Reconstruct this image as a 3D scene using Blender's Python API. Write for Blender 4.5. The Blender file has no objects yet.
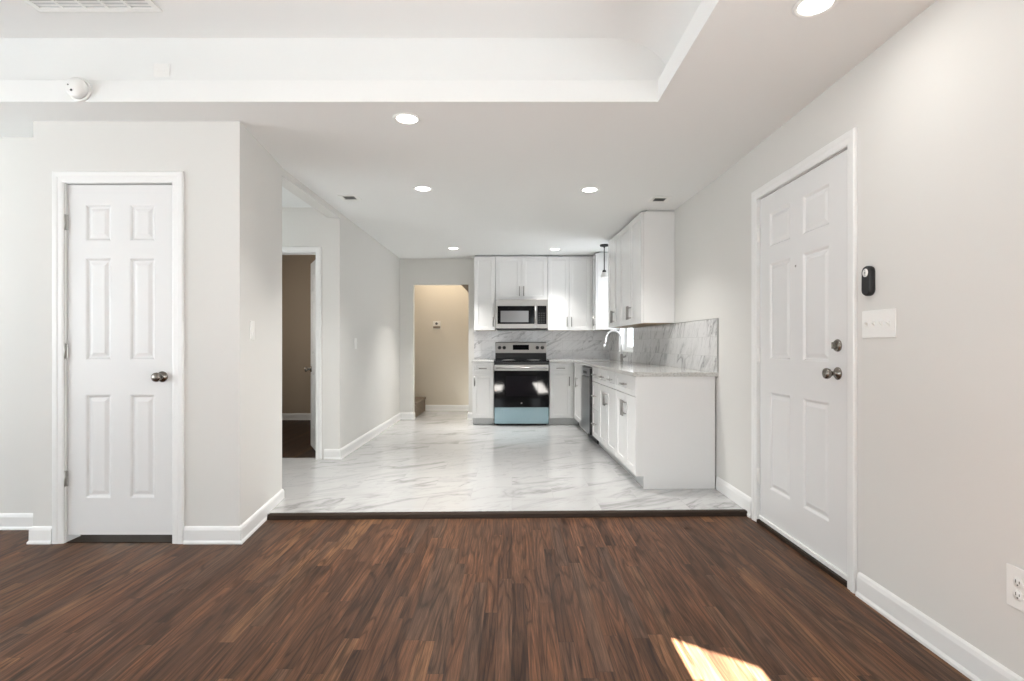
import bpy, bmesh, math, random
from mathutils import Vector, Matrix
random.seed(4)
S = bpy.context.scene
C = S.collection
PI = math.pi

# ---------------------------------------------------------------- camera, world, lights, exposure
CAM_Z = 1.155
cd = bpy.data.cameras.new('camera'); cam = bpy.data.objects.new('camera', cd); C.objects.link(cam)
cam.location = (0, 0, CAM_Z); cam.rotation_euler = (PI/2, 0, 0)
cd.sensor_width = 36; cd.lens = 540*36/1024; cd.shift_y = 4/1024; cd.clip_start = 0.02
S.camera = cam
S.view_settings.view_transform = 'Standard'; S.view_settings.look = 'None'
S.view_settings.gamma = 1; S.view_settings.use_curve_mapping = False
S.view_settings.exposure = 0.30
w = bpy.data.worlds.new('world'); S.world = w; w.use_nodes = True
bg = w.node_tree.nodes['Background']
bg.inputs[1].default_value = 1.0
_t = w.node_tree; _tc = _t.nodes.new('ShaderNodeTexCoord'); _sp = _t.nodes.new('ShaderNodeSeparateXYZ'); _r = _t.nodes.new('ShaderNodeMapRange')
_m = _t.nodes.new('ShaderNodeMix'); _m.data_type = 'RGBA'
_r.inputs['From Min'].default_value = -.06; _r.inputs['From Max'].default_value = .06
_m.inputs[6].default_value = (7.0, 7.4, 7.6, 1)      # added glow from below the horizon, brighter than sky, to lift the ceilings
_m.inputs[7].default_value = (4.9, 5.2, 5.4, 1)        # hazy bright sky
_t.links.new(_tc.outputs['Generated'], _sp.inputs[0]); _t.links.new(_sp.outputs[2], _r.inputs[0])
_t.links.new(_r.outputs[0], _m.inputs[0]); _t.links.new(_m.outputs[2], bg.inputs[0])

def area(name, loc, rot, sx, sy, power, color=(1, 1, 1), shape='RECTANGLE', parent=None, spread=PI):
    l = bpy.data.lights.new(name, 'AREA'); l.shape = shape; l.size = sx
    if shape == 'RECTANGLE': l.size_y = sy
    l.energy = power; l.color = color; l.spread = spread
    o = bpy.data.objects.new(name, l); C.objects.link(o)
    o.location = loc; o.rotation_euler = rot; o.parent = parent
    return o
# unseen windows added behind and beside the camera, sized to light the room
LWIN = (-1.3, 2.85); RWIN = (-1.4, 0.95); BWIN = (-1.0, -.2); WIN_Z = (.55, 2.12); BZ = (.45, 1.58)
def portal(loc, rz, sx, sz=WIN_Z[1]-WIN_Z[0]):
    o = area('window_portal', loc, (PI/2, 0, rz), sx, sz, 1); o.data.cycles.is_portal = True
zc = sum(WIN_Z)/2
portal((-5.22, sum(LWIN)/2, zc), -PI/2, LWIN[1]-LWIN[0])
portal((1.74, sum(RWIN)/2, zc), PI/2, RWIN[1]-RWIN[0])
portal((sum(BWIN)/2, -1.64, sum(BZ)/2), 0, BWIN[1]-BWIN[0], BZ[1]-BZ[0])
# sun through the tall narrow window in the angled wall
sl = bpy.data.lights.new('sun', 'SUN'); sl.energy = 150; sl.angle = 0.004; sl.color = (1, 0.96, 0.90)
so = bpy.data.objects.new('sun', sl); C.objects.link(so)
so.rotation_euler = (PI/2 - math.atan(0.5), 0, 0)      # travels +Y and down, tan(elevation) = .5
so.location = (0.75, -8, 6)

# ---------------------------------------------------------------- materials
def mat(name, color=(.8, .8, .8), rough=.5, metal=0, coat=0, emit=None, es=0, bump=None, trans=0, spec=.5):
    m = bpy.data.materials.new(name); m.use_nodes = True
    nt = m.node_tree; b = nt.nodes['Principled BSDF']
    b.inputs['Base Color'].default_value = (*color, 1); b.inputs['Roughness'].default_value = rough
    b.inputs['Metallic'].default_value = metal; b.inputs['Coat Weight'].default_value = coat
    b.inputs['Coat Roughness'].default_value = .1
    b.inputs['Specular IOR Level'].default_value = spec
    b.inputs['Transmission Weight'].default_value = trans
    if emit: b.inputs['Emission Color'].default_value = (*emit, 1); b.inputs['Emission Strength'].default_value = es
    if bump:
        sc, st, dist = bump
        tc = nt.nodes.new('ShaderNodeTexCoord'); n = nt.nodes.new('ShaderNodeTexNoise'); n.inputs['Scale'].default_value = sc
        n.inputs['Detail'].default_value = 3
        bp = nt.nodes.new('ShaderNodeBump'); bp.inputs['Strength'].default_value = st; bp.inputs['Distance'].default_value = dist
        nt.links.new(tc.outputs['Object'], n.inputs['Vector']); nt.links.new(n.outputs['Fac'], bp.inputs['Height'])
        nt.links.new(bp.outputs['Normal'], b.inputs['Normal'])
    return m

class NT:
    """tiny node-building helper"""
    def __init__(s, name):
        s.m = bpy.data.materials.new(name); s.m.use_nodes = True; s.t = s.m.node_tree; s.b = s.t.nodes['Principled BSDF']
    def n(s, typ, **kw):
        o = s.t.nodes.new('ShaderNode' + typ)
        for k, v in kw.items(): setattr(o, k, v)
        return o
    def link(s, a, b): s.t.links.new(a, b)
    def put(s, inp, v):
        if isinstance(v, (int, float)): inp.default_value = v
        elif isinstance(v, tuple): inp.default_value = v
        else: s.link(v, inp)
    def math(s, op, a, b=0, c=0, clamp=False):
        o = s.n('Math', operation=op, use_clamp=clamp); s.put(o.inputs[0], a); s.put(o.inputs[1], b); s.put(o.inputs[2], c); return o.outputs[0]
    def comb(s, x, y, z):
        o = s.n('CombineXYZ'); s.put(o.inputs[0], x); s.put(o.inputs[1], y); s.put(o.inputs[2], z); return o.outputs[0]
    def noise(s, vec, scale, detail=4, rough=.5, dist=0):
        o = s.n('TexNoise'); s.link(vec, o.inputs['Vector']); o.inputs['Scale'].default_value = scale
        o.inputs['Detail'].default_value = detail; o.inputs['Roughness'].default_value = rough; o.inputs['Distortion'].default_value = dist
        return o.outputs['Fac']
    def ramp(s, fac, stops):
        o = s.n('ValToRGB'); s.put(o.inputs[0], fac); cr = o.color_ramp
        while len(cr.elements) < len(stops): cr.elements.new(.5)
        for e, (p, c) in zip(cr.elements, stops): e.position = p; e.color = (*c, 1) if len(c) == 3 else c
        return o.outputs[0]
    def mix(s, fac, a, b, blend='MIX'):
        o = s.n('Mix', data_type='RGBA', blend_type=blend); s.put(o.inputs[0], fac)
        s.put(o.inputs[6], a); s.put(o.inputs[7], b); return o.outputs[2]
    def xyz(s):
        tc = s.n('TexCoord'); sp = s.n('SeparateXYZ'); s.link(tc.outputs['Object'], sp.inputs[0]); return tc.outputs['Object'], sp.outputs
    def bump(s, h, st, dist):
        o = s.n('Bump'); o.inputs['Strength'].default_value = st; o.inputs['Distance'].default_value = dist
        s.link(h, o.inputs['Height']); s.link(o.outputs[0], s.b.inputs['Normal'])

def wood_floor(name, dark=1.0):
    k = NT(name); vec, o = k.xyz(); x, y = o[0], o[1]
    W, L = .060, .95
    rx = k.math('DIVIDE', x, W); row = k.math('FLOOR', rx)
    wn = k.n('TexWhiteNoise', noise_dimensions='1D'); k.link(row, wn.inputs['W'])
    yy = k.math('ADD', k.math('DIVIDE', y, L), k.math('MULTIPLY', wn.outputs[0], 7.3))
    col = k.math('FLOOR', yy)
    w2 = k.n('TexWhiteNoise', noise_dimensions='2D'); k.link(k.comb(row, col, 0), w2.inputs['Vector'])
    rnd = w2.outputs[0]
    shift = k.math('MULTIPLY', rnd, 37.0)
    gv = k.comb(k.math('ADD', k.math('MULTIPLY', x, 30.0), shift), k.math('ADD', k.math('MULTIPLY', y, 1.15), shift), shift)
    g1 = k.noise(gv, 1.0, 7, .72, 1.3)
    fv = k.comb(k.math('MULTIPLY', x, 210.0), k.math('ADD', k.math('MULTIPLY', y, 6.0), shift), 0)
    g2 = k.noise(fv, 1.0, 3, .6)
    # cathedral rings: sine of a warped coordinate
    wv = k.noise(k.comb(k.math('ADD', k.math('MULTIPLY', x, 9.0), shift), k.math('ADD', k.math('MULTIPLY', y, .75), shift), shift), 1.0, 2, .5, .3)
    ring = k.math('ADD', .5, k.math('MULTIPLY', .5, k.math('SINE', k.math('MULTIPLY', wv, 62.0))))
    wash = k.noise(vec, 1.1, 3, .5)
    base = k.ramp(rnd, [(0, (.092*dark, .043*dark, .024*dark)), (.3, (.150*dark, .070*dark, .038*dark)), (.55, (.190*dark, .086*dark, .044*dark)),
                        (.8, (.125*dark, .070*dark, .046*dark)), (1, (.270*dark, .132*dark, .064*dark))])
    c = k.mix(1.0, base, k.ramp(g1, [(.28, (.16, .15, .15)), (.42, (.60, .59, .58)), (.55, (1.0, 1.0, 1.0)), (.66, (1.35, 1.31, 1.25)), (.8, (1.75, 1.65, 1.5))]), 'MULTIPLY')
    c = k.mix(1.0, c, k.ramp(g2, [(.3, (.6, .6, .6)), (.65, (1.3, 1.28, 1.25))]), 'MULTIPLY')
    c = k.mix(1.0, c, k.ramp(ring, [(0, (.55, .53, .52)), (.22, (.95, .95, .95)), (1, (1.15, 1.14, 1.12))]), 'MULTIPLY')
    c = k.mix(k.math('MULTIPLY', k.ramp(wash, [(.42, (0, 0, 0)), (.7, (1, 1, 1))]), .28), c, (.10*dark, .070*dark, .052*dark, 1))
    fx = k.math('FRACT', rx); ex = k.math('MINIMUM', fx, k.math('SUBTRACT', 1.0, fx))
    fy = k.math('FRACT', yy); ey = k.math('MINIMUM', fy, k.math('SUBTRACT', 1.0, fy))
    gx = k.math('LESS_THAN', ex, .014); gy = k.math('LESS_THAN', ey, .0012)
    gap = k.math('MAXIMUM', gx, gy)
    c = k.mix(k.math('MULTIPLY', gap, .55), c, (.022, .014, .010, 1))
    k.link(c, k.b.inputs['Base Color'])
    k.b.inputs['Specular IOR Level'].default_value = .18
    k.put(k.b.inputs['Roughness'], k.math('ADD', .36, k.math('MULTIPLY', g1, .22)))
    h = k.math('SUBTRACT', k.math('MULTIPLY', g1, .4), gap); k.bump(h, .25, .0012)
    return k.m

def marble(name, tw, th, axes, base, vein, joint, vscale=1.0, rough=.12, jw=.0022, amount=1.0, offset=.5, ang=.6):
    """veined tiles; axes = indices of the two object axes that carry the tile grid"""
    k = NT(name); vec, o = k.xyz(); u, v = o[axes[0]], o[axes[1]]
    rv = k.math('DIVIDE', v, th); row = k.math('FLOOR', rv)
    uu = k.math('ADD', k.math('DIVIDE', u, tw), k.math('MULTIPLY', k.math('MODULO', row, 2.0), offset))
    col = k.math('FLOOR', uu)
    wn = k.n('TexWhiteNoise', noise_dimensions='2D'); k.link(k.comb(row, col, 0), wn.inputs['Vector'])
    sh = k.math('MULTIPLY', wn.outputs[0], 9.0)
    ca, sa = math.cos(ang), math.sin(ang)
    a = k.math('ADD', k.math('MULTIPLY', u, ca), k.math('MULTIPLY', v, sa))
    b = k.math('SUBTRACT', k.math('MULTIPLY', v, ca), k.math('MULTIPLY', u, sa))
    pv = k.comb(k.math('ADD', k.math('MULTIPLY', a, .55*vscale), sh), k.math('ADD', k.math('MULTIPLY', b, 1.9*vscale), sh), sh)
    n1 = k.noise(pv, 1.0, 5, .55, .9)
    n2 = k.noise(pv, 2.3, 4, .6, .6)
    mask = k.noise(pv, .8, 2, .5)
    r1 = k.math('ABSOLUTE', k.math('SUBTRACT', n1, .5)); r2 = k.math('ABSOLUTE', k.math('SUBTRACT', n2, .52))
    v1 = k.ramp(r1, [(0, (1, 1, 1)), (.010, (.55, .55, .55)), (.045, (0, 0, 0))])
    v2 = k.ramp(r2, [(0, (.5, .5, .5)), (.012, (.12, .12, .12)), (.03, (0, 0, 0))])
    mk = k.ramp(mask, [(.42, (0, 0, 0)), (.6, (1, 1, 1))])
    vv = k.math('MULTIPLY', k.math('MAXIMUM', k.math('MULTIPLY', v1, mk), k.math('MULTIPLY', v2, .7)), amount)
    soft = k.ramp(k.noise(pv, .9, 3, .5), [(.45, (0, 0, 0)), (.75, (1, 1, 1))])
    c = k.mix(k.math('MULTIPLY', soft, .18*amount), (*base, 1), (*[q*.80 for q in base], 1))
    c = k.mix(vv, c, (*vein, 1))
    fu = k.math('FRACT', uu); eu = k.math('MULTIPLY', k.math('MINIMUM', fu, k.math('SUBTRACT', 1.0, fu)), tw)
    fv = k.math('FRACT', rv); ev = k.math('MULTIPLY', k.math('MINIMUM', fv, k.math('SUBTRACT', 1.0, fv)), th)
    j = k.math('LESS_THAN', k.math('MINIMUM', eu, ev), jw*.5)
    c = k.mix(j, c, (*joint, 1))
    k.link(c, k.b.inputs['Base Color']); k.b.inputs['Roughness'].default_value = rough
    k.bump(k.math('SUBTRACT', 1.0, j), .3, .0006)
    return k.m

def granite(name):
    k = NT(name); vec, o = k.xyz()
    a = k.noise(vec, 90, 3, .7); b = k.noise(vec, 9, 4, .6, .4)
    c = k.ramp(a, [(.3, (.33, .32, .30)), (.45, (.55, .54, .52)), (.7, (.68, .68, .66))])
    c = k.mix(k.math('MULTIPLY', k.ramp(b, [(.45, (0, 0, 0)), (.7, (1, 1, 1))]), .35), c, (.48, .47, .45, 1))
    k.link(c, k.b.inputs['Base Color']); k.b.inputs['Roughness'].default_value = .1
    return k.m

def brushed(name, color, rough, axis=0):
    k = NT(name); vec, o = k.xyz()
    s = [4.0, 4.0, 4.0]; s[2] = 300.0 if axis == 0 else 4.0
    if axis != 0: s[0] = 300.0; s[1] = 300.0
    g = k.noise(k.comb(*[k.math('MULTIPLY', o[i], s[i]) for i in range(3)]), 1.0, 2)
    k.b.inputs['Base Color'].default_value = (*color, 1); k.b.inputs['Metallic'].default_value = 1
    k.put(k.b.inputs['Roughness'], k.math('ADD', rough, k.math('MULTIPLY', g, .12))); k.bump(g, .05, .0004)
    return k.m

def carpet(name, c1, c2):
    k = NT(name); vec, o = k.xyz(); n = k.noise(vec, 260, 3, .7)
    k.link(k.ramp(n, [(.3, c1), (.7, c2)]), k.b.inputs['Base Color']); k.b.inputs['Roughness'].default_value = 1
    k.bump(n, .9, .004); return k.m

M = {}
M['wall'] = mat('wall_paint', (.70, .692, .666), .75, bump=(220, .06, .001), spec=.3)
M['ceil'] = mat('ceiling_paint', (.825, .835, .825), .9, bump=(60, .05, .0015), spec=.2)
M['trim'] = mat('white_trim_paint', (.81, .81, .80), .35)
M['door'] = mat('white_door_paint', (.76, .76, .755), .38, bump=(35, .02, .0006))
M['cab'] = mat('white_cabinet_paint', (.82, .82, .815), .25)
M['warm'] = mat('hall_beige_paint', (.60, .54, .45), .8, bump=(220, .06, .001), spec=.3)
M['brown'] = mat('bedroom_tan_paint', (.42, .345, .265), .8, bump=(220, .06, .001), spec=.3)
M['wood'] = wood_floor('dark_oak_floor', .74)
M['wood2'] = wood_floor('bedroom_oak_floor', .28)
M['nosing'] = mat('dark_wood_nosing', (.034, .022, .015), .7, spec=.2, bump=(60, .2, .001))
M['tile'] = marble('marble_floor_tile', .61, .305, (0, 1), (.51, .51, .507), (.24, .24, .235), (.44, .44, .435), 1.15, .12, .003, .72)
M['splash'] = marble('marble_wall_tile_back', .305, .152, (0, 2), (.73, .73, .735), (.30, .30, .31), (.56, .56, .56), 2.4, .12, .003, 1.0, ang=.6)
M['splash2'] = marble('marble_wall_tile_side', .305, .152, (1, 2), (.70, .70, .695), (.28, .28, .28), (.54, .54, .53), 2.4, .12, .003, 1.0, ang=-.9)
M['stone'] = granite('speckled_counter_stone')
M['kick'] = mat('toe_kick_grey_white', (.62, .63, .63), .4)
M['ply'] = mat('cabinet_underside_wood', (.34, .26, .18), .7, bump=(80, .3, .002))
M['steel'] = brushed('brushed_stainless', (.40, .39, .38), .30)
M['steelv'] = brushed('brushed_stainless_dishwasher', (.36, .37, .38), .25, 1)
M['nickel'] = mat('satin_nickel', (.34, .33, .315), .32, 1)
M['hinge'] = mat('brushed_hinge', (.48, .47, .45), .4, .8)
M['knob'] = mat('antique_nickel', (.25, .23, .205), .25, 1)
M['chrome'] = mat('chrome', (.80, .80, .80), .30, 1)
M['blackglass'] = mat('black_glass', (.004, .004, .005), .05, spec=.12)
M['ovenglass'] = mat('oven_window_glass', (.012, .011, .014), .04, spec=.12)
M['mwglass'] = mat('microwave_window', (.24, .24, .25), .12, coat=.5)
M['black'] = mat('black_plastic', (.012, .012, .013), .45)
M['blackm'] = mat('matte_black_metal', (.012, .012, .012), .5, .3)
M['film'] = mat('blue_protective_film', (.26, .385, .43), .22, .2, coat=.4)
M['plastic'] = mat('white_plastic', (.84, .84, .82), .35)
M['ivory'] = mat('ivory_plastic', (.74, .71, .66), .5)
M['dark'] = mat('dark_slot', (.10, .10, .10), .8)
M['grey'] = mat('grey_register', (.24, .24, .235), .6)
M['milk'] = mat('frosted_glass_shade', (.55, .55, .54), .3, emit=(1, .97, .92), es=.15)
M['lens'] = mat('downlight_lens', (1, 1, 1), .4, emit=(1, .97, .93), es=9)
M['carpet'] = carpet('stair_carpet', (.13, .10, .076), (.26, .21, .16))
M['grout'] = mat('grey_edge_trim', (.42, .42, .41), .4)
M['ledge'] = mat('wood_brown_edge', (.22, .17, .12), .7)
# window glass: mostly clear, faint mirror
g = NT('window_glass'); tr = g.n('BsdfTransparent'); gl = g.n('BsdfGlossy'); gl.inputs['Roughness'].default_value = 0.02
fr = g.n('Fresnel'); fr.inputs[0].default_value = 1.45; mx = g.n('MixShader')
mx.inputs[0].default_value = .05; g.link(tr.outputs[0], mx.inputs[1]); g.link(gl.outputs[0], mx.inputs[2])
g.link(mx.outputs[0], g.t.nodes['Material Output'].inputs[0]); M['glass'] = g.m
M['dimmed_glass'] = g.m.copy(); M['dimmed_glass'].name = 'window_glass_dimmed'  # kitchen pane greyed to dim the incoming daylight, no insect mesh there
for _n in M['dimmed_glass'].node_tree.nodes:
    if _n.type == 'BSDF_TRANSPARENT': _n.inputs[0].default_value = (.75, .75, .76, 1)

# ---------------------------------------------------------------- mesh helpers
class MB:
    def __init__(s): s.bm = bmesh.new()
    def box(s, x0, x1, y0, y1, z0, z1, mi=0):
        v = [s.bm.verts.new(p) for p in ((x0,y0,z0),(x1,y0,z0),(x1,y1,z0),(x0,y1,z0),(x0,y0,z1),(x1,y0,z1),(x1,y1,z1),(x0,y1,z1))]
        for f in ((0,3,2,1),(4,5,6,7),(0,1,5,4),(1,2,6,5),(2,3,7,6),(3,0,4,7)):
            s.bm.faces.new([v[i] for i in f]).material_index = mi
        return s
    def prism(s, poly, z0, z1, mi=0):
        a = [s.bm.verts.new((p[0], p[1], z0)) for p in poly]; b = [s.bm.verts.new((p[0], p[1], z1)) for p in poly]
        n = len(poly)
        s.bm.faces.new(a).material_index = mi; s.bm.faces.new(b).material_index = mi
        for i in range(n): s.bm.faces.new((a[i], a[(i+1) % n], b[(i+1) % n], b[i])).material_index = mi
        return s
    def extr(s, poly3, vec, mi=0):
        a = [s.bm.verts.new(p) for p in poly3]; b = [s.bm.verts.new(Vector(p)+Vector(vec)) for p in poly3]
        n = len(a)
        s.bm.faces.new(a).material_index = mi; s.bm.faces.new(b).material_index = mi
        for i in range(n): s.bm.faces.new((a[i], a[(i+1) % n], b[(i+1) % n], b[i])).material_index = mi
        return s
    def lathe(s, prof, center=(0,0,0), axis='z', n=32, mi=0, sx=1, sy=1):
        """prof: (r, h) pairs along the axis"""
        rings = []
        def pt(r, h, a):
            c, d = r*math.cos(a)*sx, r*math.sin(a)*sy
            p = {'z': (c, d, h), 'y': (c, h, d), 'x': (h, c, d)}[axis]
            return Vector(center) + Vector(p)
        for r, h in prof:
            if r < 1e-6: rings.append([s.bm.verts.new(pt(0, h, 0))])
            else: rings.append([s.bm.verts.new(pt(r, h, 2*PI*i/n)) for i in range(n)])
        for A, B in zip(rings, rings[1:]):
            for i in range(n):
                j = (i+1) % n
                if len(A) == 1 and len(B) == 1: continue
                if len(A) == 1: f = s.bm.faces.new((A[0], B[i], B[j]))
                elif len(B) == 1: f = s.bm.faces.new((A[i], A[j], B[0]))
                else: f = s.bm.faces.new((A[i], A[j], B[j], B[i]))
                f.material_index = mi; f.smooth = True
        for R in (rings[0], rings[-1]):
            if len(R) > 1: s.bm.faces.new(R).material_index = mi
        return s
    def tube(s, pts, r, n=12, mi=0):
        pts = [Vector(p) for p in pts]; rs = r if isinstance(r, (list, tuple)) else [r]*len(pts)
        prev = None; rings = []
        for i, p in enumerate(pts):
            t = (pts[min(i+1, len(pts)-1)] - pts[max(i-1, 0)]).normalized()
            if prev is None:
                u = t.cross(Vector((0, 0, 1)));
                if u.length < .1: u = t.cross(Vector((0, 1, 0)))
            else: u = prev - t*prev.dot(t)
            u.normalize(); v = t.cross(u); prev = u
            rings.append([s.bm.verts.new(p + rs[i]*(u*math.cos(2*PI*k/n) + v*math.sin(2*PI*k/n))) for k in range(n)])
        for A, B in zip(rings, rings[1:]):
            for k in range(n):
                f = s.bm.faces.new((A[k], A[(k+1) % n], B[(k+1) % n], B[k])); f.smooth = True; f.material_index = mi
        s.bm.faces.new(rings[0]).material_index = mi; s.bm.faces.new(rings[-1]).material_index = mi
        return s
    def slab(s, w, z0, z1, y0, y1, holes, prof, both=False, mi=0, x0=0):
        """panelled slab x0..x0+w, z0..z1, front at y0 back at y1; holes (xa,xb,za,zb); prof [(inset, depth)...]"""
        def face(yf, sgn):
            xs = sorted({x0, x0+w, *[h[0] for h in holes], *[h[1] for h in holes]})
            zs = sorted({z0, z1, *[h[2] for h in holes], *[h[3] for h in holes]})
            for i in range(len(xs)-1):
                for j in range(len(zs)-1):
                    cx, cz = (xs[i]+xs[i+1])/2, (zs[j]+zs[j+1])/2
                    if any(h[0] < cx < h[1] and h[2] < cz < h[3] for h in holes): continue
                    s.bm.faces.new([s.bm.verts.new(p) for p in ((xs[i],yf,zs[j]),(xs[i+1],yf,zs[j]),(xs[i+1],yf,zs[j+1]),(xs[i],yf,zs[j+1]))]).material_index = mi
            for h in holes:
                R = []
                for ins, d in prof:
                    y = yf + sgn*d
                    R.append([s.bm.verts.new(p) for p in ((h[0]+ins,y,h[2]+ins),(h[1]-ins,y,h[2]+ins),(h[1]-ins,y,h[3]-ins),(h[0]+ins,y,h[3]-ins))])
                for A, B in zip(R, R[1:]):
                    for k in range(4): s.bm.faces.new((A[k], A[(k+1) % 4], B[(k+1) % 4], B[k])).material_index = mi
                s.bm.faces.new(R[-1]).material_index = mi
        face(y0, 1)
        if both: face(y1, -1)
        else: s.bm.faces.new([s.bm.verts.new(p) for p in ((x0,y1,z0),(x0+w,y1,z0),(x0+w,y1,z1),(x0,y1,z1))]).material_index = mi
        x1 = x0+w
        for q in (((x0,y0,z0),(x1,y0,z0),(x1,y1,z0),(x0,y1,z0)), ((x0,y0,z1),(x1,y0,z1),(x1,y1,z1),(x0,y1,z1)),
                  ((x0,y0,z0),(x0,y1,z0),(x0,y1,z1),(x0,y0,z1)), ((x1,y0,z0),(x1,y1,z0),(x1,y1,z1),(x1,y0,z1))):
            s.bm.faces.new([s.bm.verts.new(p) for p in q]).material_index = mi
        return s
    def build(s, name, mats, parent=None, bevel=0, loc=None, rot=None, kind=None):
        bmesh.ops.remove_doubles(s.bm, verts=s.bm.verts, dist=1e-6)
        bmesh.ops.recalc_face_normals(s.bm, faces=s.bm.faces)
        me = bpy.data.meshes.new(name); s.bm.to_mesh(me); s.bm.free()
        for m in (mats if isinstance(mats, (list, tuple)) else [mats]): me.materials.append(M[m])
        o = bpy.data.objects.new(name, me); C.objects.link(o); o.parent = parent
        if loc: o.location = loc
        if rot: o.rotation_euler = rot
        if bevel:
            b = o.modifiers.new('bevel', 'BEVEL'); b.width = bevel; b.segments = 2; b.limit_method = 'ANGLE'; b.angle_limit = math.radians(40)
        if kind: o['kind'] = kind
        return o

def tag(o, label=None, cat=None, group=None, kind=None):
    if label: o['label'] = label
    if cat: o['category'] = cat
    if group: o['group'] = group
    if kind: o['kind'] = kind
    return o
def thing(name, label, cat, loc=(0,0,0), rz=0, group=None, kind=None):
    o = bpy.data.objects.new(name, None); C.objects.link(o); o.empty_display_size = .1
    o.location = loc; o.rotation_euler = (0, 0, rz)
    return tag(o, label, cat, group, kind)
def struct(mb, name, mats, label, cat, bevel=0):
    return tag(mb.build(name, mats, None, bevel), label, cat, None, 'structure')

# ---------------------------------------------------------------- plan of the house (metres, camera at origin, +Y into the picture)
TZ = .03            # kitchen tile level
H = 2.452            # lower ceiling
XR = 1.60           # entry wall
BEND = 4.15         # from here the kitchen wall turns in slightly
SK = .031
ANG = math.atan(SK)
def xw(y): return XR - SK*(y-BEND) if y > BEND else XR
YB = 8.14           # kitchen back wall
XL = -1.69          # kitchen left wall

# ---- floors
b = MB(); b.prism([(-5.1,-3.2),(1.8,-3.2),(1.8,3.65),(-1.6,3.57),(-5.1,3.50)], -.1, 0)
struct(b, 'floor', 'wood', 'dark brown stained wood plank floor of the living room', 'floor')
b = MB(); b.prism([(-1.62,3.575),(1.62,3.655),(1.75,3.655),(1.75,8.26),(-.6,8.26),(-.6,9.3),(-3.9,9.3),(-3.9,8.26),(-1.75,8.26),(-1.75,5.36),(-3.9,5.36),(-3.9,4.0),(-1.80,4.0),(-1.72,3.95)], -.1, TZ)
struct(b, 'floor_kitchen', 'tile', 'glossy white marble tile floor with grey veins in the kitchen', 'floor')
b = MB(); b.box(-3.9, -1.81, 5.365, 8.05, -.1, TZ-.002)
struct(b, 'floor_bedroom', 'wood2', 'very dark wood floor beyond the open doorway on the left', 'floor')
b = MB(); b.extr([(-1.612,3.548,0),(-1.612,3.556,.026),(-1.612,3.566,TZ+.003),(-1.612,3.60,TZ+.003),(-1.612,3.60,0)], (3.20, .08, 0))
struct(b, 'trim_1', 'nosing', 'dark wood nosing strip where tile steps down to wood floor', 'floor trim', .002)

# ---- walls
T = .12
DY0, DY1 = 2.57, 3.505      # entry door leaf along the right wall
b = MB(); b.box(XR, XR+T, -3.1, RWIN[0], 0, 2.9).box(XR, XR+T, RWIN[1], DY0-.02, 0, 2.9).box(XR, XR+T, RWIN[0], RWIN[1], 0, WIN_Z[0]).box(XR, XR+T, RWIN[0], RWIN[1], WIN_Z[1], 2.9)
b.box(XR, XR+T, DY1+.02, BEND, 0, 2.9).box(XR, XR+T, DY0-.02, DY1+.02, 2.115, 2.9)
# kitchen stretch, leaning in slightly, with the window hole
WY0, WY1, WZ0, WZ1 = 6.74, 7.50, TZ+1.045, 2.12
def seg(mb, y0, y1, z0, z1): mb.prism([(xw(y0),y0),(xw(y0)+T,y0),(xw(y1)+T,y1),(xw(y1),y1)], z0, z1)
seg(b, BEND, WY0, 0, 2.9); seg(b, WY1, YB+T, 0, 2.9); seg(b, WY0, WY1, 0, WZ0); seg(b, WY0, WY1, WZ1, 2.9)
struct(b, 'wall_right', 'wall', 'long pale greige wall on the right with entry door', 'wall')

# angled and rear walls behind the camera (openings only)
fa, fb = Vector((1.72, -2.76)), Vector((0.0, -1.493))      # passes (.635,-1.96) and (.9065,-2.16)
d = (fa-fb).normalized(); nrm = Vector((d.y, -d.x))        # outward (towards -Y)
if nrm.y > 0: nrm = -nrm
def fpt(x): t = (x-fb.x)/d.x; return fb + d*t
def fwall(mb, xa, xb, z0, z1):
    p, q = fpt(xa), fpt(xb)
    mb.prism([(p.x,p.y),(q.x,q.y),(q.x+nrm.x*.03,q.y+nrm.y*.03),(p.x+nrm.x*.03,p.y+nrm.y*.03)], z0, z1)
b = MB(); fwall(b, 0, .624, 0, 2.9); fwall(b, .9065, 1.72, 0, 2.9); fwall(b, .624, .9065, 0, .35); fwall(b, .624, .9065, 2.055, 2.9)
struct(b, 'wall_rear_angled', 'wall', 'greige angled wall behind the camera with a narrow tall window', 'wall')
b = MB(); b.box(-5.1, BWIN[0], -1.62, -1.50, 0, 2.9).box(BWIN[1], 0.0, -1.62, -1.50, 0, 2.9).box(BWIN[0], BWIN[1], -1.62, -1.50, 0, BZ[0]).box(BWIN[0], BWIN[1], -1.62, -1.50, BZ[1], 2.9)
struct(b, 'wall_rear', 'wall', 'greige living room wall behind the camera', 'wall')
b = MB(); b.box(-5.2, -5.08, -1.62, LWIN[0], 0, 2.9).box(-5.2, -5.08, LWIN[1], 3.5, 0, 2.9).box(-5.2, -5.08, *LWIN, 0, WIN_Z[0]).box(-5.2, -5.08, *LWIN, WIN_Z[1], 2.9)
struct(b, 'wall_left', 'wall', 'greige living room wall far left outside the picture', 'wall')
b = MB(); b.box(-5.1, -2.76, 3.38, 3.5, 0, 2.9)
struct(b, 'wall_back_left', 'wall', 'strip of greige wall at far left beside the closet', 'wall')
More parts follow.
